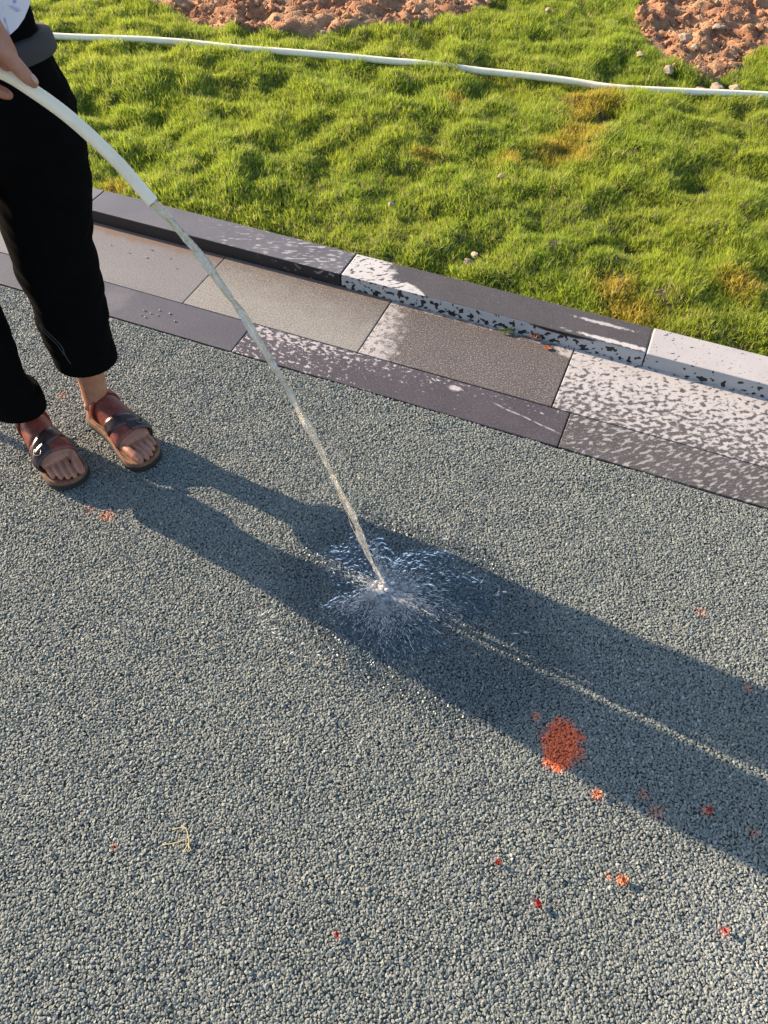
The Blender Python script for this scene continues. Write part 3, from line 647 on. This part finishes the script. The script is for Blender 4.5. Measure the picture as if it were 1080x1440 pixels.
def oval(c, a, b, k=28, z=None, amp=None):
    c = Vector(c); return [c + LF * (a * math.cos(2 * PI * j / k)) + FW * (b * math.sin(2 * PI * j / k)) + (Vector((0, 0, amp(2 * PI * j / k))) if amp else Vector((0, 0, 0))) for j in range(k)]
T0 = Vector((-.735, 1.425, 0))
def tc(z, fwd=0.0): return T0 + FW * fwd + Vector((0, 0, z))
body.rings([oval(tc(.80), .14, .11), oval(tc(.92), .135, .10), oval(tc(1.03), .125, .095), oval(tc(1.15, .01), .145, .10), oval(tc(1.25, .01), .165, .095), oval(tc(1.31, .0), .13, .075), oval(tc(1.345, .0), .06, .055)])
chain([tc(1.32, .0), tc(1.40, .025), tc(1.44, .04)], [.05, .045, .05])
HC = tc(1.515, .055)                                             # head: looks down along the hose
ax = Matrix((tuple(LF), tuple(FW), (0, 0, 1))).transposed()
body.ball(HC, (.072, .092, .108), 20, 14, ax); body.ball(HC + FW * .03 + Vector((0, 0, -.065)), (.052, .058, .05), 16, 10, ax)
body.tube([HC + FW * .088 + Vector((0, 0, .012)), HC + FW * .104 + Vector((0, 0, -.018)), HC + FW * .098 + Vector((0, 0, -.028))], [.007, .012, .009], 10, round_ends=True)
for s in (-1, 1):
    body.ball(HC + LF * (.074 * s) + Vector((0, 0, -.012)), (.010, .018, .030), 12, 8, ax)
    body.ball(HC + FW * .078 + LF * (.030 * s) + Vector((0, 0, .028)), (.022, .010, .007), 10, 7, ax)
body.tube([HC + FW * .083 + LF * -.022 + Vector((0, 0, -.052)), HC + FW * .091 + Vector((0, 0, -.050)), HC + FW * .083 + LF * .022 + Vector((0, 0, -.052))], [.005, .0075, .005], 8, round_ends=True)
# right arm down to the hose
SR = tc(1.275) - LF * .165; ER = Vector((-.655, 1.215, 1.185)); WR = Vector((-.603, 1.252, 1.052))
SR2 = Vector((-.86, 1.28, 1.22))
chain([SR, (SR + ER) / 2 + Vector((-.015, -.01, -.02)), ER], [.050, .043, .037]); chain([ER, (ER + WR) / 2, WR], [.037, .036, .0255])
# left arm folded across the chest
SLs = tc(1.275) + LF * .165; EL = tc(1.13, .10) + LF * .20; WL = tc(1.21, .20) + LF * .03
chain([SLs, (SLs + EL) / 2, EL], [.050, .043, .037]); chain([EL, (EL + WL) / 2, WL], [.037, .036, .025])
# right hand: palm over the hose, thumb along it, four fingers closed under it
hd = Vector((.66, -.03, -.75)).normalized()                     # along the hose
def hand_chain(pts, rad): body.tube(catmull(pts, 4), list(np.interp(np.linspace(0, 1, (len(pts) - 1) * 4 + 1), np.linspace(0, 1, len(pts)), rad)), 12, round_ends=True)
body.tube([WR, (-.604, 1.249, 1.030), (-.610, 1.247, 1.008), (-.618, 1.245, .998)], [.0265, .029, .029, .022], 14, round_ends=True)
hand_chain([(-.598, 1.244, 1.030), (-.578, 1.241, 1.012), (-.5665, 1.2425, .9945), (-.5545, 1.2435, .9755), (-.5475, 1.2440, .9665)], [.0165, .0145, .0120, .0105, .0075])
for q, s in enumerate((.024, .0425, .060, .076)):
    k0 = Vector((-.604, 1.240, .995)) - hd * (s * .95) + Vector((0, 0, .002)); cc = Vector((-.596, 1.262, .971)) - hd * s                            # cc: hose centre under this finger
    nrm = Vector((0, -1, 0)); dn = hd.cross(nrm).normalized();
    if dn.z > 0: dn = -dn
    R = .0108 + .0085; r = .0088 if q < 3 else .0074
    pts = [k0, cc + nrm * (R * .95) - dn * (R * .55), cc + nrm * (R * .85) + dn * (R * .55), cc + nrm * (R * .15) + dn * R * 1.0, cc - nrm * (R * .60) + dn * (R * .75)]
    hand_chain(pts, [r * 1.15, r * 1.08, r, r * .95, r * .8])
# left hand resting on the chest side
body.ball(WL + FW * .01 - LF * .045, (.045, .018, .036), 14, 9, ax)
for q in range(4):
    b = WL + FW * .012 - LF * .075 + Vector((0, 0, .024 - .017 * q)); hand_chain([b, b - LF * .026 + FW * .004, b - LF * .046 - FW * .010], [.0082, .0078, .0065])
hand_chain([WL - LF * .02 + Vector((0, 0, .025)), WL - LF * .045 + FW * .01 + Vector((0, 0, .052)), WL - LF * .066 + FW * .01 + Vector((0, 0, .064))], [.011, .0095, .007])
hand_chain([(-.596, 1.254, 1.045), (-.584, 1.250, 1.022), (-.577, 1.248, 1.004), (-.580, 1.248, .994)], [.0225, .0200, .0170, .0130])
hand_chain([(-.652, 1.266, .965), (-.626, 1.262, .952), (-.606, 1.259, .9445), (-.5985, 1.257, .9425)], [.011, .010, .0092, .0075])
part('body', fuse(body, 'body', .0020, 2), m_skin)
# nails
def nail(c, d, up, w, L):
    d = Vector(d).normalized(); up = (Vector(up) - d * Vector(up).dot(d)).normalized(); s = d.cross(up); mb = MB(); rows = []
    for i in range(5):
        f = i / 4; ww = w * math.sqrt(max(.12, 1 - (2 * f - 1) ** 4 * .9)); rows.append([Vector(c) + d * (L * (f - .5)) + s * (ww * x) + up * (-.35 * w * x * x - .0012 * f * f) for x in (-1, -.5, 0, .5, 1)])
    vs = [p for r in rows for p in r]; n0 = len(vs); vs += [p - up * .0012 for p in vs]; fs = []
    for i in range(4):
        for j in range(4): a = i * 5 + j; fs += [(a, a + 1, a + 6, a + 5), (n0 + a + 5, n0 + a + 6, n0 + a + 1, n0 + a)]
    mb.add(vs, fs); return mb.mesh('nail')
part('thumbnail', nail((-.5412, 1.2412, .9752), (.50, .03, -.80), (.85, -.22, .5), .0050, .0150), m_nail)
for sd_, (H, d, m) in FEET.items():
    med = Vector((-d.y, d.x, 0)) * m
    for q, (off, L, r, t0) in enumerate(((.0325, .062, .0115, .755), (.0118, .062, .0077, .765), (-.0045, .057, .0074, .76), (-.0203, .050, .0071, .745), (-.0352, .041, .0068, .72))):
        b = H + d * (.012 + t0 * .247) + med * (off * 1.0 - .002); dirn = (d + med * (-.02 - .05 * (q - 2) * -.6)).normalized()
        part('toenail', nail(b + dirn * (L * .88) + Vector((0, 0, SZ + r * 1.83)), dirn + Vector((0, 0, -.35)), (0, 0, 1), r * .62, r * 1.0), m_nail)
for s in (-1, 1):
    mb = MB(); mb.ball(HC + FW * .082 + LF * (.030 * s) + Vector((0, 0, .010)), .0105, 12, 8); part('eye', mb.mesh('eye'), m_eye)
mb = MB(); mb.ball(HC + FW * -.010 + Vector((0, 0, .026)), (.083, .094, .100), 20, 12, ax); mb.ball(HC - FW * .075 + Vector((0, 0, -.06)), (.06, .04, .07), 14, 9, ax); mb.ball(HC - FW * .105 + Vector((0, 0, .01)), (.036, .034, .036), 12, 8, ax)
part('hair', fuse(mb, 'hair', .005, 3), m_hair)

# trousers
def ring(c, r, k=28, ph=0.0, wob=.03):
    c = Vector(c); return [c + Vector((math.cos(2 * PI * j / k), math.sin(2 * PI * j / k), 0)) * (r * (1 + wob * math.sin(3 * 2 * PI * j / k + ph) + wob * .6 * math.sin(5 * 2 * PI * j / k - ph))) for j in range(k)]
mb = MB()
def leg_ring(p, a, z, rp, ra, ph, k=28, wob=.022):
    """one ring of a trouser leg: a along the sun's bearing, p across it"""
    c = Vector((.88 * a + .47 * p, -.47 * a + .88 * p, z)); e1 = Vector((.882, -.471, 0)); e2 = Vector((.471, .882, 0))
    return [c + (e1 * (ra * math.cos(2 * PI * j / k)) + e2 * (rp * math.sin(2 * PI * j / k))) * (1 + wob * math.sin(3 * 2 * PI * j / k + ph)) for j in range(k)]
LEFT = [(.952, -1.335, .25, .067, .072), (.953, -1.334, .29, .071, .076), (.956, -1.332, .36, .077, .084), (.959, -1.330, .46, .081, .090), (.960, -1.326, .56, .083, .098), (.962, -1.312, .64, .086, .108), (.964, -1.296, .71, .088, .116), (.956, -1.290, .78, .10, .118), (.95, -1.30, .86, .10, .11)]
RIGHT = [(.806, -1.452, .155, .058, .066), (.800, -1.452, .19, .058, .068), (.790, -1.452, .25, .056, .068), (.783, -1.450, .32, .068, .074), (.775, -1.444, .42, .077, .080), (.765, -1.435, .52, .086, .088), (.762, -1.425, .62, .093, .098), (.766, -1.41, .70, .090, .106), (.790, -1.395, .78, .098, .11), (.83, -1.375, .86, .098, .11)]
for L_ in (LEFT, RIGHT): mb.rings([leg_ring(*q, i * .5) for i, q in enumerate(L_)])
mb.rings([oval(tc(.755), .13, .09), oval(tc(.82), .165, .120), oval(tc(.88), .155, .122), oval(tc(.95), .140, .112), oval(tc(1.01), .133, .106), oval(tc(1.055), .128, .102)])
tm = fuse(mb, 'trousers', .006, 8)
co = np.zeros(len(tm.vertices) * 3, np.float32); tm.vertices.foreach_get('co', co); co = co.reshape(-1, 3); nr_ = np.zeros(len(tm.vertices) * 3, np.float32); tm.vertices.foreach_get('normal', nr_); nr_ = nr_.reshape(-1, 3)
w = .010 * vnoise(co[:, 0] + .4 * co[:, 2], co[:, 1] + .9 * co[:, 2], 16, 81) + .006 * vnoise(co[:, 0] * 1.0 + co[:, 2] * 1.2, co[:, 1] - .6 * co[:, 2], 34, 82)
co += nr_ * w[:, None]; tm.vertices.foreach_set('co', co.ravel()); tm.update()
trousers = part('trousers', tm, m_black)
for (p, a, z0, rp, ra, ph) in ((.952, -1.335, .236, .067, .073, 0), (.806, -1.452, .143, .059, .068, 1)):
    mb = MB(); zs_ = [.006, 0, .004, .020, .042, .054, .056, .050]; dr = [-.008, -.001, .003, .0045, .004, .003, -.001, -.010]
    mb.rings([leg_ring(p, a, z0 + z_, rp + q, ra + q, ph, 40, .024) for z_, q in zip(zs_, dr)], cap=False)
    part('trouser_cuff', mb.mesh('trouser_cuff'), m_black)
def amp_band(a): return .014 * math.sin(a) - .016 * math.cos(a) + .003 * math.sin(2 * a + 1)
mb = MB(); mb.rings([oval(tc(.928 + dz), .140 + q, .112 + q, 48, amp=amp_band) for dz, q in ((0, .002), (-.004, .012), (-.001, .0185), (.003, .0205), (.022, .0185), (.029, .0165), (.032, .012), (.032, -.002), (.014, -.006))], cap=False, closed=True)
part('waistband', mb.mesh('waistband'), m_band)
def hem(a): return -.018 * math.sin(a) + .045 * max(0, math.cos(a)) + .01 * math.sin(4 * a)
mb = MB(); mb.rings([oval(tc(1.005, .012), .152, .130, 48, amp=hem), oval(tc(1.06, .012), .150, .122, 48), oval(tc(1.15, .012), .165, .122, 48), oval(tc(1.245, .01), .182, .115, 48), oval(tc(1.31, 0), .150, .09, 48), oval(tc(1.345, 0), .075, .066, 48), oval(tc(1.335, 0), .068, .06, 48)], cap=False)
for s, E_ in ((-1, ER), (1, EL)):
    S_ = tc(1.275) + LF * (.150 * s); D_ = (E_ - S_); mb.tube([S_, S_ + D_ * .35, S_ + D_ * .62], [.062, .060, .060], 20, cap=False)
part('shirt', mb.mesh('shirt'), m_shirt)
# loose threads at the left leg's inner cuff, added as grey highlights on the black cloth
from mathutils.bvhtree import BVHTree
_bv = BVHTree.FromPolygons([v.co.copy() for v in tm.vertices], [tuple(p.vertices) for p in tm.polygons])
def on_cloth(p):
    loc, nrm, _, _ = _bv.find_nearest(Vector(p)); return loc + nrm * .0012
for pts in ([(-.783, 1.480, .448), (-.77, 1.457, .41), (-.751, 1.434, .379), (-.737, 1.409, .339), (-.734, 1.392, .312), (-.73, 1.39, .285)], [(-.753, 1.447, .389), (-.756, 1.422, .369), (-.745, 1.394, .34), (-.737, 1.375, .312)]):
    pts = [on_cloth(p) for p in pts]
    mb = MB(); mb.tube(catmull(pts, 5), .0009, 6); part('loose_thread', mb.mesh('loose_thread'), m_thread, trousers)

# sandals
for sd_, (H, d, m) in FEET.items():
    med = Vector((-d.y, d.x, 0)) * m; pass
    fs_ = np.linspace(0, 1, 101); ws_ = np.interp(fs_, [0, .12, .3, .5, .66, .78, .88, 1], [.030, .035, .034, .037, .046, .049, .049, .049])
    for _ in range(60): ws_[1:-1] = (ws_[:-2] + ws_[1:-1] * 2 + ws_[2:]) / 4
    ws_ = ws_ * np.minimum(1, np.sqrt(np.maximum(0, 1 - (np.maximum(0, .13 - fs_) / .13) ** 2))) * np.sqrt(np.maximum(0, 1 - (np.maximum(0, fs_ - .80) / .20) ** 2.2))
    def outline(z, grow, k=72):
        pts = []
        for j in range(k):
            a = 2 * PI * j / k; f = .5 - .5 * math.cos(a); sk = .010 * f ** 2
            w = float(np.interp(f, fs_, ws_)); sgn = 1 if math.sin(a) >= 0 else -1
            c = H + d * (f * SL - .002 + (f - .5) * 2 * grow) + med * (-.008 * math.sin(PI * f) + .004 * f + sgn * (w + grow * min(1, w / .01))); pts.append(Vector((c.x, c.y, z)))
        return pts
    mb = MB(); mb.rings([outline(.0012, .0), outline(.004, .003), outline(.018, .0035), outline(.0195, .002)]); sandal = part('sandal', mb.mesh('sandal', False), m_sole)
    mb = MB(); mb.rings([outline(.0197, .0022), outline(.027, .003), outline(SZ + .001, .0015), outline(SZ + .0012, -.003), outline(SZ - .0005, -.006)]); part('footbed', mb.mesh('footbed', False), m_cork, sandal)
    def strap(name, tm_, tl_, width, off, mat, th0=-.75, th1=PI + .75, bulge=0.0, seg=26, thick=.0024):
        """band over the foot from the medial side at tm_ to the lateral side at tl_"""
        mb = MB(); rows = []
        for i in range(seg + 1):
            f = i / seg; th = th0 + (th1 - th0) * f; tcx = tm_ + (tl_ - tm_) * f + bulge * math.sin(PI * f); row = []
            for q, (e, o_) in enumerate(((-.5, off), (-.5, off + thick), (-.25, off + thick + .0006), (.25, off + thick + .0006), (.5, off + thick), (.5, off))):
                pnt = foot_pt(sd_, tcx + e * width / .247, th, o_); pnt.z = max(pnt.z, SZ - .004)
                row.append(pnt)
            rows.append(row)
        mb.rings(rows); return part(name, mb.mesh(name), mat, sandal)
    strap('instep_strap', .385, .41, .072, .0022, m_lea)
    strap('instep_piping', .245, .262, .011, .0042, m_lea, thick=.005)
    strap('toe_strap', .655, .60, .038, .0030, m_lea)
    strap('cross_strap', .45, .69, .029, .0056, m_lea2)
    strap('side_strap', .655, .72, .025, .0086, m_lea2, PI * .52, PI + .75)
    c = foot_pt(sd_, .655, PI * .70, .0125); c2 = foot_pt(sd_, .655, PI * .60, .0125); e1 = (c2 - c).normalized(); e2 = d; mb = MB()
    mb.tube([c + e1 * (.009 * math.cos(a)) + e2 * (.012 * math.sin(a)) for a in np.linspace(0, 2 * PI, 17)], .0014, 6); part('buckle', mb.mesh('buckle'), m_steel, sandal)

# ------------------------------------------------------------------ small things lying about
def at(x, y, z=0.0): return Vector((x, y, z))
def leaf_mesh(name, L, w, curl, fold=.3, n=8):
    mb = MB(); rows = []
    for i in range(n + 1):
        f = i / n; ww = w * math.sin(PI * min(1, f * .97 + .03)) ** .8 + .0003; x = L * (f - .5); z = curl * (2 * f - 1) ** 2
        rows.append([Vector((x, s * ww, z + fold * ww * abs(s) ** 1.4)) for s in (-1, -.5, 0, .5, 1)])
    vs = [p for r in rows for p in r]; n0 = len(vs); vs = vs + [p - Vector((0, 0, .0006)) for p in vs]; fs = []
    for i in range(n):
        for j in range(4): a = i * 5 + j; fs += [(a, a + 5, a + 6, a + 1), (n0 + a, n0 + a + 1, n0 + a + 6, n0 + a + 5)]
    for i in range(n): fs += [(i * 5, n0 + i * 5, n0 + i * 5 + 5, i * 5 + 5), (i * 5 + 4, i * 5 + 9, n0 + i * 5 + 9, n0 + i * 5 + 4)]
    mb.add(vs, fs); return mb.mesh(name)
m_leafg = leather('green_leaf', (.09, .13, .02), (.16, .17, .035), .45); m_leafb = leather('dead_leaf', (.20, .055, .02), (.30, .10, .035), .6); m_red = leather('red_petal', (.42, .025, .02), (.50, .05, .03), .5); m_or = leather('orange_scrap', (.55, .17, .07), (.62, .26, .12), .7); m_straw = plain('straw', (.50, .42, .20), .7)
o = link('leaf', leaf_mesh('leaf', .052, .0075, .002, .7), m_leafg); o.location = at(.352, 1.905, .006); o.rotation_euler = (.15, 0, math.radians(-8)); tag(o, 'narrow green leaf lying on the slab at the foot of the kerb', 'leaf')
m_dead = MB()
o = empty('dead_flower', at(.437, 1.882, .0)); tag(o, 'rusty brown withered flower head on the slab beside the green leaf', 'flower')
for i in range(7):
    a = i * .9; l_ = link('petal', leaf_mesh('petal', .020, .0045, .003, .5), m_leafb, o); l_.location = (.010 * math.cos(a), .007 * math.sin(a), .006 + .0015 * i); l_.rotation_euler = (random.uniform(-.5, .5), random.uniform(-.4, .4), a)
for (x, y, r, lab) in ((.468, 1.838, .011, 'flat brown leaf scrap on the corner of the dark soaked slab'),):
    o = link('leaf_scrap', leaf_mesh('leaf_scrap', r * 2.2, r * .8, .002, .2), m_leafb); o.location = at(x, y, .0035); o.rotation_euler = (0, 0, -.5); tag(o, lab, 'leaf scrap')
for (x, y, s, rz, mt, lab) in ((.287, .334, .0085, 1.2, m_red, 'crumpled deep red petal on the gravel near the bottom edge'), (.221, .403, .0065, .3, m_red, 'small dull red petal with a shadow on the sunlit gravel'), (.441, .379, .0085, .7, m_or, 'orange crumpled blossom on the sunlit gravel below the red stain'), (.42, .531, .0065, 2.0, m_or, 'pale orange scrap at the edge of the long shadow'), (.624, .505, .0075, .4, m_red, 'red petal lying inside the long shadow right of the stain'), (.603, .300, .0060, 1.0, m_red, 'tiny pinkish red petal at the lower right corner'), (-.062, .279, .0050, 2.2, m_red, 'tiny red speck of petal at the bottom centre')):
    o = empty('petal', at(x, y, .003)); tag(o, lab, 'petal')
    for i in range(4):
        l_ = link('fold', leaf_mesh('fold', s * random.uniform(1.1, 1.9), s * .45, .003, .6), mt, o); l_.location = (random.uniform(-.4, .4) * s, random.uniform(-.4, .4) * s, .001 + .001 * i); l_.rotation_euler = (random.uniform(-.7, .7), random.uniform(-.5, .5), rz + i * 1.3)
mb = MB()
for pts in ([(-.372, .445, .003), (-.350, .448, .006), (-.340, .432, .006), (-.336, .410, .003)], [(-.385, .418, .003), (-.362, .421, .005), (-.340, .430, .005)], [(-.338, .418, .005), (-.330, .408, .004)], [(-.339, .420, .004), (-.345, .405, .003)]):
    mb.tube(catmull(pts, 6), .0009, 6)
o = link('grass_sprig', mb.mesh('grass_sprig'), m_straw); tag(o, 'dry straw coloured grass sprig on the gravel at lower left', 'sprig')
M = Mat('pale_pebble'); M.set(Base_Color=M.mix(M.noise(90, 3), (.26, .24, .22), (.46, .43, .39)), Roughness=.85); m_peb = M.m
M = Mat('pale_stone'); M.set(Base_Color=M.mix(M.step(M.noise(45, 4, .6), .35, .7), (.26, .19, .13), (.40, .32, .24)), Roughness=.9); M.set(Normal=M.bump(M.noise(120, 3), .6, .003)); m_stone = M.m
pm = [from_bm('pebble', rock_mesh('pebble', .0026, .7, 400 + i, 1, .38), False) for i in range(4)]
PEB = [(-.745, 1.967), (-.723, 1.954), (-.698, 1.969), (-.643, 1.919), (-.735, 1.935), (-.70, 1.945), (-.665, 1.955), (-.75, 1.945)]
for i, (x, y) in enumerate(PEB):
    o = link('pebble', pm[i % 4], m_peb); o.location = at(x, y, .002); o.rotation_euler.z = i; o.scale = (random.uniform(.7, 1.25),) * 3; tag(o, 'tiny pale pebble in the loose cluster on the dark left edging slab', 'pebble', 'pebbles clustered on the edging slab')
for i, (x, y, s) in enumerate([(-.788, 2.288, 1), (-.796, 2.244, 1.1), (-.93, 2.31, .8), (-.69, 2.19, .9), (-.86, 2.27, .8), (-1.0, 2.29, .8), (-.60, 2.13, .7), (-.72, 2.245, .7)]):
    o = link('pebble', pm[(i + 1) % 4], m_peb); o.location = at(x, y, .002); o.rotation_euler.z = i * 1.7; o.scale = (s,) * 3; tag(o, 'tiny grey pebble on the damp slab in front of the mud by the kerb', 'pebble', 'pebbles scattered on the damp paving slab')
STN = [(1.342, 4.03, .034, 'large flat pale stone lying in the red soil at upper right'), (1.363, 3.935, .019, 'small white stone just below the large flat one in the red soil'), (1.18, 3.657, .022, 'pale pinkish clod at the grassy left foot of the red soil'), (1.29, 3.530, .022, 'rounded sandy stone just above the hose, leftmost of the row'), (1.375, 3.545, .030, 'broad sandy stone just above the hose, middle of the row'), (1.452, 3.556, .022, 'sandy stone just above the hose, rightmost of the row'), (.389, 2.725, .013, 'white scrap of stone in the middle of the lawn'), (.271, 2.258, .012, 'pale stone in the bare gap of lawn near the kerb, upper one'), (.252, 2.228, .016, 'pale stone in the bare gap of lawn near the kerb, lower one'), (-.004, 2.538, .010, 'small rusty pebble in the grass left of the bare gap'), (.726, 4.287, .014, 'pale stone in the grass at the top edge between both soil patches'), (.443, 3.655, .014, 'whitish stone tucked in the grass just below the lawn hose'), (-.333, 3.955, .014, 'whitish stone at the lower rim of the long red soil patch'), (1.07, 3.76, .016, 'grey pebble in the grass left of the right soil patch'), (1.52, 4.15, .026, 'tan stone in the red soil near the right edge')]
for i, (x, y, r, lab) in enumerate(STN):
    me = from_bm('stone', rock_mesh('stone', r, .6, 500 + i, 2, .22)); o = link('stone', me, m_stone)
    d_ = bool(dirt_mask(np.array([x]), np.array([y]))[0]); z = float(lawn_z(np.array([x]), np.array([y]))[0]) + (float(soil_lift(x, y)) if d_ else (.018 if r > .015 else .026))
    o.location = at(x, y, z + r * .25); o.rotation_euler = (random.uniform(-.3, .3), random.uniform(-.3, .3), i * 1.1); tag(o, lab, 'stone')
